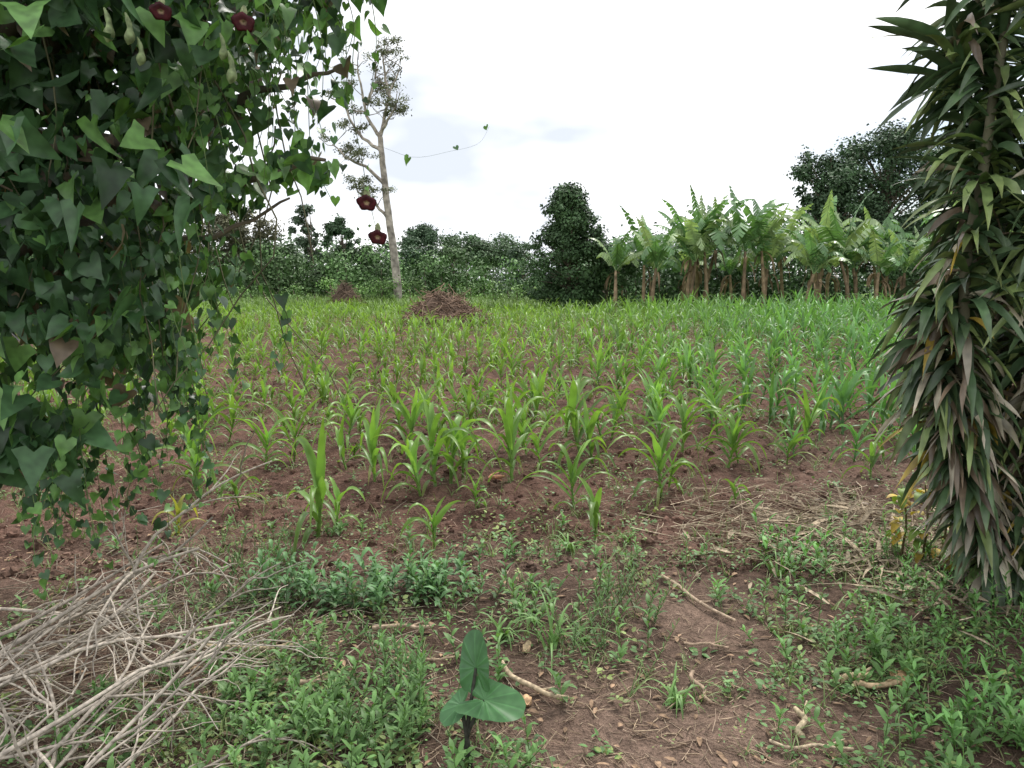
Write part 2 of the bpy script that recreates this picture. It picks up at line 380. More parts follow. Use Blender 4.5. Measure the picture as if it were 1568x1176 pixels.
# straw litter
mb=MB()
def litter(x,y,L,r,c,lift=.02):
    n=len(x);az=U(0,6.28,n);z=H(x,y)+r+U(0,1,n)**2*lift
    p0=np.stack([x,y,z],-1);d=np.stack([np.cos(az),np.sin(az),rng.normal(0,.12,n)],-1)*L[:,None]
    mid=p0+d*.5+rng.normal(0,.05,(n,3))*L[:,None]*A(1,1,.3)
    P=np.stack([p0,mid,p0+d],1);tubes(mb,P,np.stack([r,r,r*.5],-1),3,c)
n=12000;y=1.5+U(0,1,n)**1.2*6.5;x=U(-1,1,n)*(y*.75+.5);k=U(0,1,n)<(.35+.6*(fbm(x*1.2,y*1.2,91)>.5));x=x[k];y=y[k];n=len(x)
litter(x,y,U(.02,.13,n),U(.0008,.0026,n),A(.40,.30,.22)*U(.3,1.2,n)[:,None])
n=2600;x=rng.normal(2.3,.6,n);y=rng.normal(4.45,.42,n)-.15*(x-2.3);litter(x,y,U(.05,.35,n),U(.001,.004,n),A(.48,.39,.28)*U(.4,1.15,n)[:,None],.09)
n=2200;x=rng.normal(-1.6,.6,n);y=rng.normal(3.0,.7,n);litter(x,y,U(.04,.25,n),U(.001,.003,n),A(.44,.37,.28)*U(.4,1.15,n)[:,None],.05)
n=700;x=rng.normal(.2,.5,n);y=rng.normal(2.7,.5,n);litter(x,y,U(.02,.1,n),U(.001,.003,n),A(.42,.32,.22)*U(.5,1.15,n)[:,None])
mb.build("straw_litter",M_dry)
mb=MB();n=480;x=rng.normal(2.45,.55,n);y=rng.normal(4.2,.45,n);az=U(0,6.28,n)
strips(mb,np.stack([x,y,H(x,y)+.03],-1),np.stack([np.cos(az),np.sin(az),U(-.05,.45,n)],-1),U(.12,.35,n),U(.012,.035,n),U(0,.7,n),6,p_drac,A(.42,.34,.24)*U(.4,1.15,n)[:,None],fold=.25,twist=rng.normal(0,1,n))
n=900;y=U(1.8,5,n);x=U(-.75,.75,n)*y;az=U(0,6.28,n)
strips(mb,np.stack([x,y,H(x,y)+.008],-1),np.stack([np.cos(az),np.sin(az),U(-.05,.2,n)],-1),U(.02,.06,n),U(.01,.025,n),U(0,.5,n),3,p_ov,A(.34,.23,.15)*U(.4,1.2,n)[:,None],fold=.25)
mb.build("dry_leaf_litter",M_dry)

def stick(name,a,b,r,c=(.42,.32,.23),k=8):
    mb=MB();a=A(*a);b=A(*b);pts=[a+(b-a)*t+rng.normal(0,.012,3)*A(1,1,.2) for t in np.linspace(0,1,5)]
    for p in pts: p[2]=float(H(p[0],p[1]))+r+.018
    tube1(mb,pts,r,r*.75,8,A(*c),12);
    m=(pts[2]+pts[3])/2;tube1(mb,[m,m+nz(b-a)*.05+A(.02,.02,.02)],r*.5,r*.3,6,A(*c),4)
    for e,rr,sg in ((pts[0],r,-1),(pts[-1],r*.75,1)):
        tube1(mb,[e,e+sg*nz(b-a)*rr*.4],rr,rr*.1,8,A(*c)*1.2,3)
    mb.build(name,M_dry)
for a,b,r,c in [((.79,3.76),(1.03,3.22),.010,(.42,.32,.23)),((-.64,3.2),(-.37,3.22),.011,(.42,.32,.23)),((-1.31,3.0),(-.86,3.05),.012,(.46,.37,.24)),
 ((-.06,2.86),(.2,2.62),.012,(.48,.38,.26)),((.72,2.8),(.74,2.56),.009,(.34,.25,.18)),((-.98,2.72),(-.72,2.8),.011,(.48,.37,.26)),
 ((1.28,2.74),(1.42,2.77),.015,(.52,.40,.26)),((1.34,2.68),(1.52,2.72),.013,(.48,.35,.22)),((1.0,2.38),(1.06,2.52),.012,(.46,.38,.25)),
 ((2.05,4.75),(2.3,4.5),.010,(.5,.43,.34)),((.75,3.05),(.95,3.0),.006,(.38,.28,.2)),((-.5,2.95),(-.2,2.98),.007,(.45,.34,.24)),((.9,2.35),(1.15,2.3),.006,(.5,.4,.28))]:
    stick("fallen_stick",(*a,0),(*b,0),r,c)
def husk(x,y,L,r,az,c):
    mb=MB();z=float(H(x,y))+r*.8;a=A(x,y,z);d=A(math.cos(az),math.sin(az),.1)
    k=9;t=np.linspace(0,1,k);P=a+np.outer(t*L,d);R=r*np.array([.25,.75,1,1,.95,.9,.8,.6,.15])
    tubes(mb,P[None],R[None],12,A(*c))
    for j in range(3):
        strips(mb,(a+rng.normal(0,.004,3)).reshape(1,3),(d+rng.normal(0,.3,3)).reshape(1,3),L*.9,r*1.6,.6,5,p_ov,A(*c)*1.1,fold=.3)
    mb.build("corn_cob",M_dry)
husk(.055,3.0,.09,.017,1.3,(.5,.38,.24));husk(.06,2.6,.06,.018,1.7,(.5,.33,.19));husk(-.18,5.6,.13,.018,.05,(.42,.22,.14))
husk(1.52,2.72,.10,.025,.8,(.42,.27,.15))

# ---------------------------------------------------------------- dry brush pile
mb=MB()
def branchy(p,d,L,r,depth,c):
    d=nz(d);side=rng.normal(0,.25,3);pts=[p]
    for i in range(5):
        d2=nz(d+side*i*.35+A(0,0,-.06)*i+rng.normal(0,.15,3));pts.append(pts[-1]+d2*L/5)
    pts=[A(q[0],q[1],max(q[2],float(H(q[0],q[1]))+.01)) for q in pts]
    tube1(mb,pts,r,r*.45,5,c*U(.7,1.15),10)
    if depth>0:
        for j in range(rng.integers(3,6)):
            q=pts[rng.integers(1,5)];dd=nz(nz(pts[-1]-pts[0])+rng.normal(0,.6,3)*A(1,1,.7))
            branchy(q,dd,L*U(.3,.6),r*.55,depth-1,c)
BC=A(.56,.49,.41)
for (px,py,pz,dx,dy,dz,L,r) in [(-2.3,2.3,.05,.85,.5,.35,1.3,.013),(-2.2,2.0,.05,.9,.55,.2,1.3,.013),(-1.9,1.75,.03,.7,.9,.35,1.2,.012),
    (-2.0,2.8,.15,.9,.1,.3,.9,.010),(-1.75,1.9,.02,.45,.95,.35,1.0,.012),(-2.4,2.6,.1,.9,.3,.45,1.1,.011),(-1.6,1.7,.02,.8,.6,.3,1.0,.010),
    (-1.5,1.9,.0,.1,.9,.4,.7,.009),(-2.5,3.1,.1,1,-.15,.2,1.0,.009),(-1.3,1.9,0,.3,.9,.3,.7,.008),
    (-1.35,1.95,.02,-.5,.9,.35,.8,.009),(-1.2,1.9,.02,.5,.7,.3,.6,.008),(-2.1,2.2,.1,.8,.7,.3,1.2,.011),(-1.7,1.8,.02,.5,.8,.25,1.1,.010)]:
    branchy(A(px,py,pz),A(dx,dy,dz),L,r,2,BC*U(.6,1.05))
mb.build("dry_brush_pile",M_dry)

# ---------------------------------------------------------------- taro
mb=MB();bx,by=-.14,2.26;bz=float(H(bx,by))
def heartbig(c,ax,no,s,col):
    rings=8;v=[];cc=[]
    ax=nz(ax);X_=nz(np.cross(ax,no));N_=np.cross(X_,ax)
    th=np.linspace(-math.pi,math.pi,121)
    for i in range(rings+1):
        f=i/rings
        for a in th:
            r=.42+.62*max(0,math.cos(a))**3+.18*abs(math.sin(a))+ .28*math.exp(-((abs(a)-2.45)/.38)**2)
            if abs(a)>2.8: r*=max(.18,1-(abs(a)-2.8)/.34*.85)
            xx=r*f*math.sin(a)*.85;yy=r*f*math.cos(a)
            zz=.20*abs(xx)-.18*yy*yy*(1 if yy>0 else .3)+.012*math.cos(a*12)*f+.05*math.sin(a*3+1)*f*f
            v.append(c+s*(xx*X_+yy*ax+zz*N_));rib=1+.45*(math.cos(a*12)>.965)*(f<.93);cc.append(np.array(col)*rib)
    m=len(th);q=[(i*m+j,i*m+j+1,(i+1)*m+j+1,(i+1)*m+j) for i in range(rings) for j in range(m-1)]
    mb.add(np.array(v),np.array(q),np.array(cc),0)
c1=A(bx+.05,by,.235);c2=A(bx+.02,by+.05,.32);c3=A(bx-.03,by+.03,.2)
heartbig(c1,A(.8,-.3,-.0),A(-.05,-.75,1),.13,(.06,.165,.055))
heartbig(c2,A(-.1,.3,.85),A(-.7,-1,.45),.115,(.06,.155,.06))
heartbig(c3,A(-.6,-.5,-.3),A(0,-.4,1),.08,(.06,.16,.06))
for c in (c1,c2,c3): tube1(mb,[A(bx,by,bz-.01),A(bx-.01,by+.01,bz+.1),c],.011,.005,8,A(.05,.05,.04),12,1)
mb.build("taro_plant",[M_taro,M_dry])

mb=MB();
for (cx,cy) in [(2.22,4.05),(2.30,3.98),(2.42,4.0),(2.62,4.0),(2.75,4.15)]:
    top=A(cx+U(-.05,.05),cy,U(.4,.55));tube1(mb,[A(cx,cy,0),A(cx+.02,cy,.25),top],.008,.004,5,A(.16,.13,.06),6)
    N=20;t=U(.1,1,N);az=U(0,6.28,N);P=A(cx,cy,0)+t[:,None]*(top-A(cx,cy,0))
    c=np.where(U(0,1,N)[:,None]<.45,A(.55,.42,.07),A(.17,.28,.05))*U(.7,1.1,N)[:,None]
    strips(mb,P,np.stack([np.cos(az),np.sin(az),U(.1,.7,N)],-1),U(.07,.14,N),U(.04,.06,N),U(1,3,N),5,p_ov,c,tipcol=c*A(.9,.75,.6),fold=.15)
mb.build("yellowing_shrub",M_weed)

# ---------------------------------------------------------------- dracaena
E=empty("dracaena_shrub")
mbl=MB();mbs=MB()
stems=[[(2.5,3.65,0),(2.2,3.45,.8),(2.0,3.3,1.4),(2.05,3.3,2.2),(2.1,3.3,3.3)],
[(2.6,3.6,0),(2.45,3.4,.9),(2.3,3.2,1.6),(2.3,3.15,2.4),(2.4,3.2,3.5)],
[(2.65,3.75,0),(2.5,3.7,.9),(2.35,3.75,1.7),(2.3,3.7,2.4),(2.05,3.6,3.2)],
[(2.7,3.65,0),(2.75,3.5,1),(2.7,3.4,1.8),(2.75,3.35,2.6),(2.85,3.3,3.5)],
[(2.75,3.75,0),(2.9,3.8,1),(3.0,3.75,2),(3.1,3.8,3.3)],
[(2.5,3.6,0),(2.2,3.5,.6),(2.0,3.45,1.1),(1.95,3.4,1.55)],
[(2.62,3.62,0),(2.55,3.3,.6),(2.5,3.15,1.2),(2.5,3.1,2.0),(2.55,3.05,3.0)],
[(2.6,3.7,0),(2.4,3.6,1.2),(2.2,3.5,2.0),(1.93,3.45,2.65)],
[(2.7,3.6,0),(2.7,3.2,.8),(2.65,3.0,1.6),(2.75,3.0,2.6)],
[(2.6,3.6,0),(2.6,3.4,1.2),(2.6,3.4,2.2),(2.65,3.4,3.2)]]
for s in stems:
    tube1(mbs,s,.033,.016,8,A(.13,.12,.08),20,wob=.006)
    N=440;t=np.sort(U(.05,1,N));c=curve(s,200);P=c[(t*199).astype(int)]
    az=U(0,6.28,N)
    low=1-sm(.6,2.1,P[:,2]+U(-.5,.5,N))
    up=-.30*low+.8*(1-low)*U(-.2,1.4,N)+rng.normal(0,.35,N)
    D=np.stack([np.cos(az),np.sin(az),up],-1)
    L=U(.18,.43,N)*(1-.15*low);K=U(.3,2.6,N)+.8*low
    dead=(U(0,1,N)<(.05+.50*low))[:,None]
    g=np.where(U(0,1,N)[:,None]<.28,A(.17,.25,.09),A(.065,.12,.055))*U(.55,1.4,N)[:,None]
    q_=U(0,1,N)[:,None]
    dcol=np.where(q_<.5,A(.42,.37,.28),np.where(q_<.95,A(.19,.14,.095),A(.45,.32,.06)))*U(.55,1.2,N)[:,None]
    col=np.where(dead,dcol,g)
    strips(mbl,P,D,L,U(.032,.060,N)*np.where(dead[:,0],.8,1),K,7,p_drac,col,fold=.22,twist=rng.normal(0,1.1,N)*np.where(dead[:,0],2.2,1),tipcol=np.where(dead,col*1.15,col*A(1.3,1.05,1)),wave=.09)
mbs.build("stems",M_bark,E);mbl.build("leaves",M_drac,E)

# ---------------------------------------------------------------- vine-covered tree
E=empty("vine_covered_tree")
mt=MB()
tube1(mt,[(-2.7,3.3,-.05),(-2.65,3.25,1),(-2.5,3.15,2),(-2.3,3.0,3.2)],.13,.08,12,A(.14,.115,.09),20,wob=.01)
tube1(mt,[(-2.6,3.2,1.3),(-2.0,3.0,1.7),(-1.35,2.85,1.84),(-.95,2.75,1.95),(-.66,2.7,2.02)],.045,.006,8,A(.17,.14,.11),18,wob=.01)
tube1(mt,[(-2.5,3.1,1.9),(-1.8,2.9,2.1),(-1.2,2.8,2.10),(-.9,2.75,2.26),(-.6,2.7,2.33)],.04,.005,8,A(.17,.14,.11),18,wob=.012)
tube1(mt,[(-2.4,3.1,2.3),(-1.5,2.8,2.65),(-.8,2.65,2.75),(-.4,2.6,2.68)],.04,.006,8,A(.16,.13,.1),18,wob=.01)
tube1(mt,[(-1.35,2.85,1.84),(-1.15,2.8,2.0),(-1.05,2.8,2.18)],.012,.005,6,A(.15,.12,.1),8)
tube1(mt,[(-1.5,2.85,1.78),(-1.2,2.8,1.75),(-.95,2.8,1.82),(-.82,2.8,1.9)],.012,.004,6,A(.15,.12,.1),10,wob=.008)
for i in range(80):
    x0=U(-3.2,-.9);y0=U(2.5,3.2);z0=U(2.2,3.2);x1=x0+rng.normal(-.05,.2)
    tube1(mt,[(x0,y0,z0),(x0+rng.normal(0,.1),y0,z0-.5),(x1,y0-.1,z0-1.1)],.004,.002,4,A(.14,.13,.08),10,wob=.012)
ez= [.2,.78,.82,.945,1.19,1.43,1.67,1.90,2.05,2.2,2.40,2.55,3.0]
exx=[-3,-2.0,-1.75,-1.5,-1.28,-1.13,-1.08,-1.12,-1.18,-1.12,-.80,-.66,-.5]
N=17000;z=U(.75,3.35,N);x=U(-3.6,-.4,N);y=2.35+1.0*U(0,1,N)**1.4
edge=np.interp(z,ez,exx)-.25*(y-2.5)
edge2=edge+.15*(vnoise(z*5,y*2,3)-.5)*2+.16*(vnoise(z*13,y*5,5)-.5)
p=sm(edge2+.02,edge2-.14,x)
lowedge=.84+.35*(vnoise(x*4,x*0,8)-.5)
p*=sm(lowedge-.05,lowedge+.15,z)
p*=np.where((fbm(x*4,z*4+y*2,15)>.38+.10*(z<1.45)),1,.12)
k=U(0,1,N)<p;x,y,z=x[k],y[k],z[k]
N2=2300;z2=U(1.75,2.9,N2);x2=U(-1.35,-.42,N2);y2=U(2.5,2.9,N2)
br=np.minimum.reduce([np.abs(z2-np.interp(x2,[-1.35,-.95,-.66],[1.84,1.95,2.02])),np.abs(z2-np.interp(x2,[-1.2,-.9,-.6],[2.10,2.26,2.33])),np.abs(z2-np.interp(x2,[-1.5,-.8,-.4],[2.62,2.68,2.62]))*.75])
k=(br<.02+.12*rng.random(N2)**1.8)&(x2<np.interp(z2,[1.9,2.3,2.6],[-.66,-.6,-.42]))&(fbm(x2*6,z2*6,93)>.44);x2,y2,z2=x2[k],y2[k],z2[k]
ml=MB()
def leafset(x,y,z,tmpl,s,brightp,dead=0.05):
    n=len(x);az=rng.normal(-1.57,1.1,n)
    No=nz(np.stack([np.cos(az),np.sin(az),U(-.2,1.2,n)],-1))
    Ax=nz(np.stack([rng.normal(0,.6,n),rng.normal(-.2,.5,n),-np.ones(n)],-1));Ax=nz(Ax-(Ax*No).sum(1,keepdims=True)*No)
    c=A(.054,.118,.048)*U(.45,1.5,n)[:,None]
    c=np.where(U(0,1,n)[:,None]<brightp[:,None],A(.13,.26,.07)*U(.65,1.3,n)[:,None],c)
    c=np.where(U(0,1,n)[:,None]<dead,A(.17,.125,.085)*U(.6,1.4,n)[:,None],c)
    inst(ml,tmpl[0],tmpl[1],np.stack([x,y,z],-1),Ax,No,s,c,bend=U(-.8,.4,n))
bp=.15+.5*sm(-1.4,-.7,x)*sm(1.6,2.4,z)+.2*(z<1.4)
s=U(.022,.09,len(x))
iv_=(rng.random(len(x))<.2)
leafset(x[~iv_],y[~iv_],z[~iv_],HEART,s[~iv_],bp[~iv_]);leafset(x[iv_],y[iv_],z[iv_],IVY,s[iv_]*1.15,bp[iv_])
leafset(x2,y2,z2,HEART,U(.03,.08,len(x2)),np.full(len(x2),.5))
n=46;leafset(U(-1.9,-.9,n),U(2.15,2.4,n),U(1.8,2.75,n),IVY,U(.08,.12,n),np.full(n,.45),0)
n=24;leafset(U(-1.9,-1.3,n),U(2.3,2.5,n),U(.85,1.6,n),IVY,U(.08,.11,n),np.full(n,.3),0)
n=7000;zb=U(1.3,3.35,n);xb=U(-3.7,-1,n);yb=U(2.9,3.5,n);k=(xb<np.interp(zb,ez,exx)-.4)&(U(1.2,1.8,n)<zb);leafset(xb[k],yb[k],zb[k],HEART,U(.06,.10,k.sum()),np.zeros(k.sum()),.3)
def strand(pts,nleaf,smin,smax,bright=.6,r=.0018):
    tube1(mt,pts,r,r*.6,4,A(.13,.18,.07),24)
    c=curve(pts,100);i=np.linspace(5,99,nleaf).astype(int);q=c[i]+rng.normal(0,.012,(nleaf,3))
    leafset(q[:,0],q[:,1],q[:,2],HEART,U(smin,smax,nleaf)*np.linspace(1,.6,nleaf),np.full(nleaf,bright),0)
for i in range(56):
    z0=U(1.0,2.7);x0=float(np.interp(z0,ez,exx))-U(-.05,.25);y0=U(2.4,2.9);L=U(.2,.6)
    strand([(x0,y0,z0),(x0+U(0,.07),y0-.03,z0-L*.3),(x0+U(0,.1),y0-.04,z0-L*.7),(x0+U(0,.1),y0-.04,z0-L)],int(7+L*15),.03,.06,.45)
for i in range(20):
    x0=U(-2.0,-1.5);y0=U(2.4,2.8);L=U(.15,.45);strand([(x0,y0,1.1),(x0+.02,y0,1.1-L*.5),(x0+U(-.03,.05),y0,1.1-L)],int(6+L*20),.03,.07,.45)
for i in range(22):
    x0=U(-1.1,-.5);y0=U(2.5,2.8);z0=float(np.interp(x0,[-.95,-.4],[2.35,2.8]));L=U(.15,.55);strand([(x0,y0,z0),(x0+.04,y0,z0-L*.5),(x0+U(-.02,.08),y0,z0-L)],int(4+L*10),.025,.05,.75)
strand([(-.62,2.7,2.0),(-.5,2.7,2.07),(-.35,2.7,2.03),(-.22,2.7,2.05),(-.12,2.72,2.08),(-.08,2.72,2.14)],4,.022,.045,.9,.0005)
strand([(-.52,2.6,2.45),(-.54,2.6,2.2),(-.51,2.6,2.0),(-.495,2.6,1.9),(-.47,2.6,1.78)],5,.02,.03,.8,.0015)
strand([(-.98,2.65,1.75),(-.87,2.65,1.6),(-.80,2.65,1.45),(-.86,2.65,1.3)],14,.04,.06,.5,.0016)
strand([(-1.15,2.65,1.7),(-1.05,2.65,1.5),(-1.0,2.65,1.35),(-.98,2.65,1.2)],12,.04,.06,.5,.0016)
mt.build("trunk_and_branches",M_bark,E);ml.build("vine_leaves",M_vine,E)
def flower(c,s=1.0):
    mb=MB();k=14;sd=20
    prof=[(.000,.06,0),(.006,.058,0),(.010,.05,0),(.013,.038,0),(.011,.026,0),(.009,.016,0),(.012,.008,0),(.024,.004,1),(.034,.006,1),(.036,.0,1),(.026,-.004,1),(.013,-.002,1),(.006,.004,2),(.002,.012,2)]
    v=[];cc=[]
    col={0:A(.30,.33,.17),1:A(.075,.010,.016),2:A(.30,.20,.12)}
    ax=nz(A(.1,-1,-.25));X_=nz(np.cross(ax,Z));Y_=np.cross(X_,ax)
    for r,h,ci in prof:
        for j in range(sd):
            a=j/sd*2*math.pi;ru=1+(.10*math.sin(a*5)+.12*math.sin(a*2+1))*(ci==1)
            up=Z*(h*.9 if ci==0 else h*.1)-ax*(h*.35)
            v.append(A(*c)+s*(r*ru*(math.cos(a)*X_*1.0+math.sin(a)*Y_*.95))+s*up);cc.append(col[ci]*U(.8,1.2))
    q=[(i*sd+j,i*sd+(j+1)%sd,(i+1)*sd+(j+1)%sd,(i+1)*sd+j) for i in range(k-1) for j in range(sd)]
    mb.add(np.array(v),np.array(q),np.array(cc));mb.build("flower",M_flower,E)
flower((-.495,2.58,1.86),.85);flower((-.46,2.58,1.745),.8);flower((-.80,2.33,2.36),.85);flower((-1.03,2.3,2.38),.8)
def bud(c,s=1):
    mb=MB();k=10;t=np.linspace(0,1,k);P=A(*c)+np.stack([.012*np.sin(t*3),0*t,-t*.10],-1)*s
    tubes(mb,P[None],(s*np.array([.003,.005,.008,.009,.008,.010,.015,.017,.013,.002]))[None],12,A(.27,.33,.16));mb.build("flower_bud",M_flower,E)
for c in [(-1.11,2.25,2.36),(-1.09,2.27,2.30),(-.86,2.3,2.32),(-1.18,2.27,2.38),(-.84,2.3,2.27)]: bud(c,U(.6,.95))

# ---------------------------------------------------------------- trees
def foliage(mb,C,R,n,size,col,mi=0,up=.4,shell=.45,drop=0,cvar=.25,fuzz=.5):
    C=np.asarray(C,float);R=np.asarray(R,float)
    if R.ndim==1: R=np.repeat(R[:,None],3,1)
    B=len(C);b=rng.choice(B,n,p=(R[:,0]**2)/(R[:,0]**2).sum())
    d=nz(rng.normal(0,1,(n,3)));r=U(0,1,n)**shell*(1-fuzz*.4+fuzz*1.0*rng.random(n)**2)
    P=C[b]+d*r[:,None]*R[b]
    bc=U(1-cvar,1+cvar,B)[b][:,None]  # random brightness per clump, imitating clump lighting in the leaf colour
    c=np.asarray(col)*bc*U(.7,1.3,n)[:,None]
    No=nz(d*.8+Z*up+rng.normal(0,.5,(n,3)));Ax=nz(rng.normal(0,1,(n,3))+A(0,0,-drop));Ax=nz(Ax-(Ax*No).sum(1,keepdims=True)*No+1e-3)
    inst(mb,RH[0],RH[1],P,Ax,No,size*U(.6,1.3,n),c,mi)
FB=1.45
def tree(name,x,y,h,w,nb,n,size,col,zlo=.3,shape='round',trunk=.12,br=None,tcol=(.16,.13,.10),drop=0):
    g=float(H(x,y));mb=MB()
    tube1(mb,[(x,y,g-.1),(x+U(-.1,.1),y,g+h*.35),(x+U(-.2,.2),y,g+h*.7),(x,y,g+h*.93)],trunk,trunk*.2,8,A(*tcol),12,1,wob=trunk*.15)
    C=[];R=[];nb=int(nb*1.5)
    for i in range(nb):
        f=U(0,1)**.8;z=zlo*h+(h*(1-zlo)-.08*h)*f
        if shape=='cone': wr=w*.5*(1-.75*f**1.8)
        elif shape=='umb': wr=w*.5*(.35+.65*f)
        else: wr=w*.5*math.sqrt(max(.05,1-(2*f-1)**2*.85))
        a=U(0,6.28);rr=wr*U(.2,1.02)
        rad=(br or w*.13)*U(.45,1.35)
        C.append((x+math.cos(a)*rr,y+math.sin(a)*rr,g+z+U(-.02,.05)*h));R.append((rad*U(.8,1.3),rad*U(.8,1.3),rad*(.5 if shape=='umb' else U(.6,1))))
        tube1(mb,[(x,y,g+z*.7),(x+math.cos(a)*rr*.5,y+math.sin(a)*rr*.5,g+z*.88),C[-1]],trunk*.35,trunk*.08,5,A(*tcol),6,1)
    foliage(mb,C,np.array(R),n,size,FB*A(*col),0,drop=drop)
    mb.build(name,[M_tree,M_bark],loc=(x,y,g))
tree("evergreen_tree",3.05,40,6.7,4.6,90,26000,.17,(.038,.073,.028),.08,'cone',br=.62)
tree("shrub",5.2,41,3.4,3,16,6000,.17,(.05,.095,.035),.1,'round')
tree("broadleaf_tree",20.9,50,10.3,5.6,40,17000,.23,(.042,.076,.034),.15,'round',.25)
tree("broadleaf_tree",25.6,52,12.2,8.4,54,24000,.24,(.040,.072,.033),.12,'round',.28)
tree("broadleaf_tree",32.0,53,12.4,9,50,20000,.25,(.048,.082,.034),.12,'round',.28)
tree("broadleaf_tree",41,52,9,9,30,12000,.25,(.04,.075,.032),.15,'round',.28)
for (nm,x,y,h,w,nb,n,c,sh) in [("broadleaf_tree",-21.5,58,7.2,7,26,12000,(.075,.075,.04),'round'),("eucalyptus_tree",-16.6,62,7.9,3.8,16,4800,(.055,.085,.05),'round'),
 ("broadleaf_tree",-13.4,60,6.4,3.4,18,8000,(.035,.07,.03),'round'),("broadleaf_tree",-8.3,66,6.6,5.8,28,12000,(.05,.085,.045),'round'),
 ("acacia_tree",-2.7,70,6.0,8.5,28,12000,(.07,.115,.055),'umb'),("broadleaf_tree",1.0,66,5.2,4,14,6000,(.06,.095,.055),'round'),
 ("broadleaf_tree",-28,56,7.5,7,26,9000,(.05,.085,.035),'round'),("broadleaf_tree",-37,60,8,8,26,9000,(.05,.085,.035),'round'),
 ("broadleaf_tree",-17.8,56,4.6,4.5,16,7000,(.045,.08,.03),'round'),("broadleaf_tree",-10.8,56,4.4,4.5,16,6000,(.05,.085,.035),'round'),("broadleaf_tree",-4.9,62,4.2,4.5,16,6000,(.06,.10,.04),'round')]:
    tree(nm,x,y,h,w,nb,n,.23,c,.15 if sh!='umb' else .5,sh)
def belt(name,x0,x1,y0,y1,h0,h1,nb,n,size,col):
    mb=MB();C=[];R=[]
    for i in range(nb):
        x=U(x0,x1);y=U(y0,y1);h=U(h0,h1)*(.6+.8*float(vnoise(x*.25,y*.1,6)));g=float(H(x,y))
        for zf in (.15,.4,.65,.88):
            r=h*.24*U(.7,1.3);C.append((x+U(-.7,.7),y+U(-.5,.5),g+h*zf-.1));R.append((r*1.4,r*1.4,r))
        tube1(mb,[(x,y,g-.1),(x+.1,y,g+h*.4),(x,y,g+h*.8)],.06,.02,5,A(.13,.11,.08),4,1)
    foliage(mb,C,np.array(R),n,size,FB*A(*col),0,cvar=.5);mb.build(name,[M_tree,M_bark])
belt("hedgerow",-48,3.5,50,56,1.6,3.7,170,46000,.26,(.072,.13,.045))
belt("hedgerow",3,50,43,50,1.8,3.8,140,40000,.26,(.05,.095,.035))
belt("distant_trees",-110,110,85,115,4,7.5,300,46000,.6,(.11,.145,.10))  # paler, greyer leaf colour stands in for haze over distance
belt("shrubs",-30,1,43,48,.7,1.6,80,20000,.14,(.095,.17,.045))

# tall half-bare tree
mb=MB();g=float(H(-7.0,45));col=A(.34,.30,.26)
T=lambda *p:[A(a-7.0,b+45,c+g) for a,b,c in p]
tube1(mb,T((.1,0,-.2),(0,0,2.5),(-.35,0,5.5),(-.6,0,8.2),(-.75,.1,10)),.27,.15,10,col,24,1,wob=.015)
limbs=[[(-.75,.1,10),(-.4,.2,11.5),(-.1,.3,12.8),(.6,.2,13.9)],[(-.75,.1,10),(-1.4,0,11),(-1.7,-.3,12.6),(-1.9,-.2,14.0)],
[(-.7,0,9.2),(-1.7,.3,9.9),(-2.6,.2,11.2),(-3.0,.4,12.6)],[(-.5,0,7.2),(-1.5,-.2,8.2),(-2.6,-.1,8.7),(-3.6,.2,9.6)],[(-.2,.3,12.2),(-.4,.4,13.4),(-.5,.1,14.6)],
[(-.75,.1,10.2),(-.2,-.4,10.9),(.3,-.6,11.6)],[(-1.5,-.1,11.8),(-1.0,.2,13),(-1.0,.4,14.4)],[(-.3,0,5.2),(-1.2,.2,6.2),(-2.2,.1,6.9)]]
C=[];
for L_ in limbs:
    pts=T(*L_);tube1(mb,pts,.12,.035,7,col,12,1,wob=.03);c=curve(pts,30)
    for j in range(9):
        p=c[rng.integers(10,30)];d=nz(A(rng.normal(0,.8),rng.normal(0,.6),U(.2,1.1)));e=p+d*U(.5,1.3)
        tube1(mb,[p,(p+e)/2+rng.normal(0,.08,3),e],.032,.012,4,col*.9,5,1)
        for q in range(3):
            e2=e+nz(A(rng.normal(0,.8),rng.normal(0,.6),U(0,1)))*U(.25,.6);tube1(mb,[(p+e)/2,e,e2],.015,.007,3,col*.8,4,1)
            if U(0,1)<(.9 if e2[2]<11.8 else .35): C.append(e2)
C=np.array(C);foliage(mb,C,np.full((len(C),3),.33)*A(1.3,1.3,.6),6500,.13,(.15,.17,.09),0,shell=.6)
mb.build("tall_sparse_tree",[M_tree,M_bark],loc=(-7,45,g))

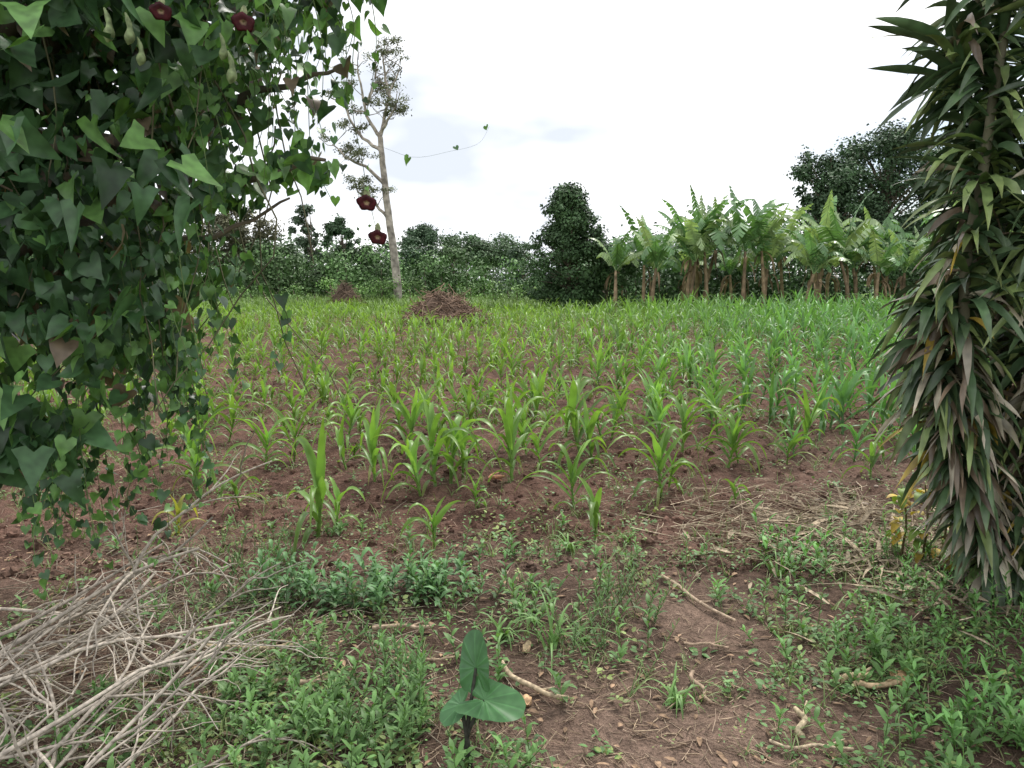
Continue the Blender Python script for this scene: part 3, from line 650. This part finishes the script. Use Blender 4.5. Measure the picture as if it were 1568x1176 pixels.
# ---------------------------------------------------------------- bananas
def banana(x,y,h):
    mb=MB();g=float(H(x,y));lean=rng.normal(0,.10,2);th=h*U(.44,.60)
    top=A(x+lean[0]*th,y+lean[1]*th,g+th)
    tube1(mb,[(x,y,g-.1),(x+lean[0]*th*.4,y,g+th*.5),top],.12,.06,9,A(.26,.19,.12)*U(.6,1.2),10,1)
    N=int(U(7,12));az=U(0,6.28)+np.arange(N)*2.4+U(-.3,.3,N);f=np.linspace(0,1,N)
    D=nz(np.stack([np.cos(az),np.sin(az),1.0+2.5*f*U(.6,1.4,N)],-1));K=(2.6-1.4*f)*U(.4,1.2,N);L=h*U(.46,.64,N);W=h*U(.08,.115,N)
    side=nz(np.cross(D,Z));n=20;cur=np.repeat(top[None],N,0)+D*.02;M=[];NN=[];w=[]
    for i in range(n+1):
        t=i/n;d=nz(D+np.outer(K*max(0,t-.1)**1.5,-Z));M.append(cur.copy());NN.append(nz(np.cross(side,d)))
        w.append(0 if t<.14 else (min(1,(t-.14)*7))*(1-((t-.14)/.86)**3.5)+.02);cur=cur+d*(L/n)[:,None]
    c0=np.where(U(0,1,N)[:,None]<.4,A(.28,.38,.18),A(.13,.25,.095))*U(.75,1.2,N)[:,None]
    tubes(mb,np.stack(M,1),np.linspace(.028,.008,n+1)[None]*np.ones((N,1)),4,c0*1.25)
    base_sag=U(.1,1.3,N)
    for i in range(2,n):
        for sg in (-1,1):
            a=M[i];b=M[i+1];sag=(base_sag+U(.0,.4,N)+.6*U(0,1,N)**4)[:,None]
            q1=1/np.sqrt(1+sag**2)
            wi=(W*w[i])[:,None];wj=(W*w[i+1])[:,None];dd=b-a
            rise=(NN[i]*.2-Z*sag)*q1
            o1=a+sg*side*wi*q1+rise*wi+dd*.7;o2=b+sg*side*wj*q1+rise*wj+dd*.6-dd*U(.0,.4,N)[:,None]
            v=np.stack([a,b,o2,o1],1);q=(np.arange(N)[:,None]*4+np.array([[0,1,2,3]]))
            mb.add(v,q,np.repeat(c0*U(.8,1.2,N)[:,None],4,0))
    N=int(U(2,7));az=U(0,6.28,N)
    P=np.repeat(top[None],N,0)+np.stack([np.cos(az)*.08,np.sin(az)*.08,-U(.0,.5,N)],-1)
    strips(mb,P,np.stack([np.cos(az),np.sin(az),U(-.6,.5,N)],-1),U(.5,1.4,N),U(.07,.2,N),U(4,9,N),7,p_drac,A(.33,.24,.15)*U(.4,1.2,N)[:,None],fold=.3,twist=rng.normal(0,1.3,N),mi=1)
    mb.build("banana_plant",[M_ban,M_bark],loc=(x,y,g))
bl=[(4.9,37),(6.3,36),(7.3,38.5),(8.4,36.2),(10.0,36.6),(10.2,39),(11.6,35.8),(12.7,37.3),(13.2,39.5),(14.3,35.6),(15.2,37.2),(16.3,36),(16.5,39),(17.6,35.4),(18.8,36.8),(20,35.6),(21,38),(22.3,36),(24,37),(26,36),(28.5,37),(5.6,40),(8.8,40.5),(11.8,41.5),(14.8,41.5),(18,41),(20.5,41),(23,41),(31,38),(19.4,38.8),(24.5,39),(7,41),(10.3,41.5),(13.4,42),(16.5,42),(12.1,36.4),(17,37.5),(9.2,37.6),(21.2,36.4)]
for (x,y) in bl: banana(x+U(-.5,.5),y+U(-.6,.6),U(3.3,5.7)*(1+.010*(x-10)))

def heap(name,x,y,r,h,n,col):
    g=float(H(x,y));mb=MB();rs=np.linspace(0,1,14);th=np.linspace(0,2*math.pi,33)[:-1]
    v=[(x+a*r*math.cos(t),y+a*r*math.sin(t),g-.05+h*(1-a**1.5)*(.6+.7*float(vnoise(a*5,t*2,4)))) for a in rs for t in th]
    q=[(i*32+j,i*32+(j+1)%32,(i+1)*32+(j+1)%32,(i+1)*32+j) for i in range(13) for j in range(32)]
    mb.add(np.array(v),np.array(q),A(*col)*.45)
    a=np.sqrt(U(0,1,n));t=U(0,6.28,n);P=np.stack([x+a*r*np.cos(t),y+a*r*np.sin(t),g+h*(1-a**1.5)*(.6+.7*vnoise(a*5,t*2,4))+U(-.05,.12,n)],-1)
    az=U(0,6.28,n);d=np.stack([np.cos(az),np.sin(az),rng.normal(-.1,.45,n)],-1)*U(.2,.9,n)[:,None]
    tubes(mb,np.stack([P-d/2,P+rng.normal(0,.03,(n,3)),P+d/2],1),np.full((n,3),.013),4,A(*col)*U(.35,1.3,n)[:,None])
    mb.build(name,M_dry)
heap("maize_stalk_heap",-2.5,27,1.6,1.0,800,(.27,.185,.135));heap("earth_mound",-9.3,41.5,1.1,1.4,300,(.24,.17,.125))
mb=MB();N=9000;x=U(-45,6,N);y=U(40,50,N);
for j in range(3):
    az=U(0,6.28,N);strips(mb,np.stack([x+U(-.1,.1,N),y,H(x,y)],-1),np.stack([np.cos(az),np.sin(az),U(1,3,N)],-1),U(.5,1.1,N),.05,U(.5,2,N),3,p_grass,A(.17,.27,.07)*U(.7,1.2,N)[:,None])
mb.build("tall_grass",M_weed)

# ---------------------------------------------------------------- world, sun, camera
SE,SR=math.radians(58),math.radians(25)
w=bpy.data.worlds.new("World");scene.world=w;w.use_nodes=True;nt=w.node_tree;n=nt.nodes;l=nt.links
bg=n["Background"];bg.inputs[1].default_value=.15
sky=n.new("ShaderNodeTexSky");sky.sky_type='NISHITA';sky.sun_disc=False;sky.sun_elevation=SE;sky.sun_rotation=SR
tc=n.new("ShaderNodeTexCoord");mp=n.new("ShaderNodeMapping");mp.inputs["Scale"].default_value=(1.2,1.2,3.2);mp.inputs["Location"].default_value=(.3,.1,.55)
no=n.new("ShaderNodeTexNoise");no.inputs["Scale"].default_value=1.6;no.inputs["Detail"].default_value=4;no.inputs["Roughness"].default_value=.5
l.new(tc.outputs["Generated"],mp.inputs[0]);l.new(mp.outputs[0],no.inputs["Vector"])
r1=n.new("ShaderNodeMapRange");r1.inputs[1].default_value=.34;r1.inputs[2].default_value=.46;r1.inputs[3].default_value=.35;r1.inputs[4].default_value=1;l.new(no.outputs[0],r1.inputs[0])
no2=n.new("ShaderNodeTexNoise");no2.inputs["Scale"].default_value=2.3;no2.inputs["Detail"].default_value=4;l.new(mp.outputs[0],no2.inputs["Vector"])
cr=n.new("ShaderNodeValToRGB");cr.color_ramp.elements[0].position=.36;cr.color_ramp.elements[0].color=(.54,.58,.64,1);cr.color_ramp.elements[1].position=.55;cr.color_ramp.elements[1].color=(.985,.99,1,1)
l.new(no2.outputs[0],cr.inputs[0])
sc=n.new("ShaderNodeVectorMath");sc.operation='SCALE';sc.inputs["Scale"].default_value=10.6;l.new(cr.outputs[0],sc.inputs[0])
mx=n.new("ShaderNodeMix");mx.data_type='RGBA';l.new(r1.outputs[0],mx.inputs[0]);l.new(sky.outputs[0],mx.inputs[6]);l.new(sc.outputs[0],mx.inputs[7]);l.new(mx.outputs[2],bg.inputs[0])
sd=bpy.data.lights.new("sun","SUN");sd.energy=3.2;sd.angle=math.radians(12);sd.color=(1,.96,.9)
so=bpy.data.objects.new("sun",sd);scene.collection.objects.link(so)
from mathutils import Vector
dv=Vector((math.sin(SR)*math.cos(SE),math.cos(SR)*math.cos(SE),math.sin(SE)))
so.rotation_euler=dv.to_track_quat('Z','Y').to_euler();so.location=dv*50
cd=bpy.data.cameras.new("camera");cd.lens=26;cd.sensor_width=36;cd.clip_end=3000;cd.clip_start=.05
co=bpy.data.objects.new("camera",cd);scene.collection.objects.link(co);co.location=(0,0,1.6);co.rotation_euler=(math.radians(82),0,0);scene.camera=co
scene.view_settings.view_transform='Standard';scene.view_settings.look='None';scene.view_settings.exposure=0
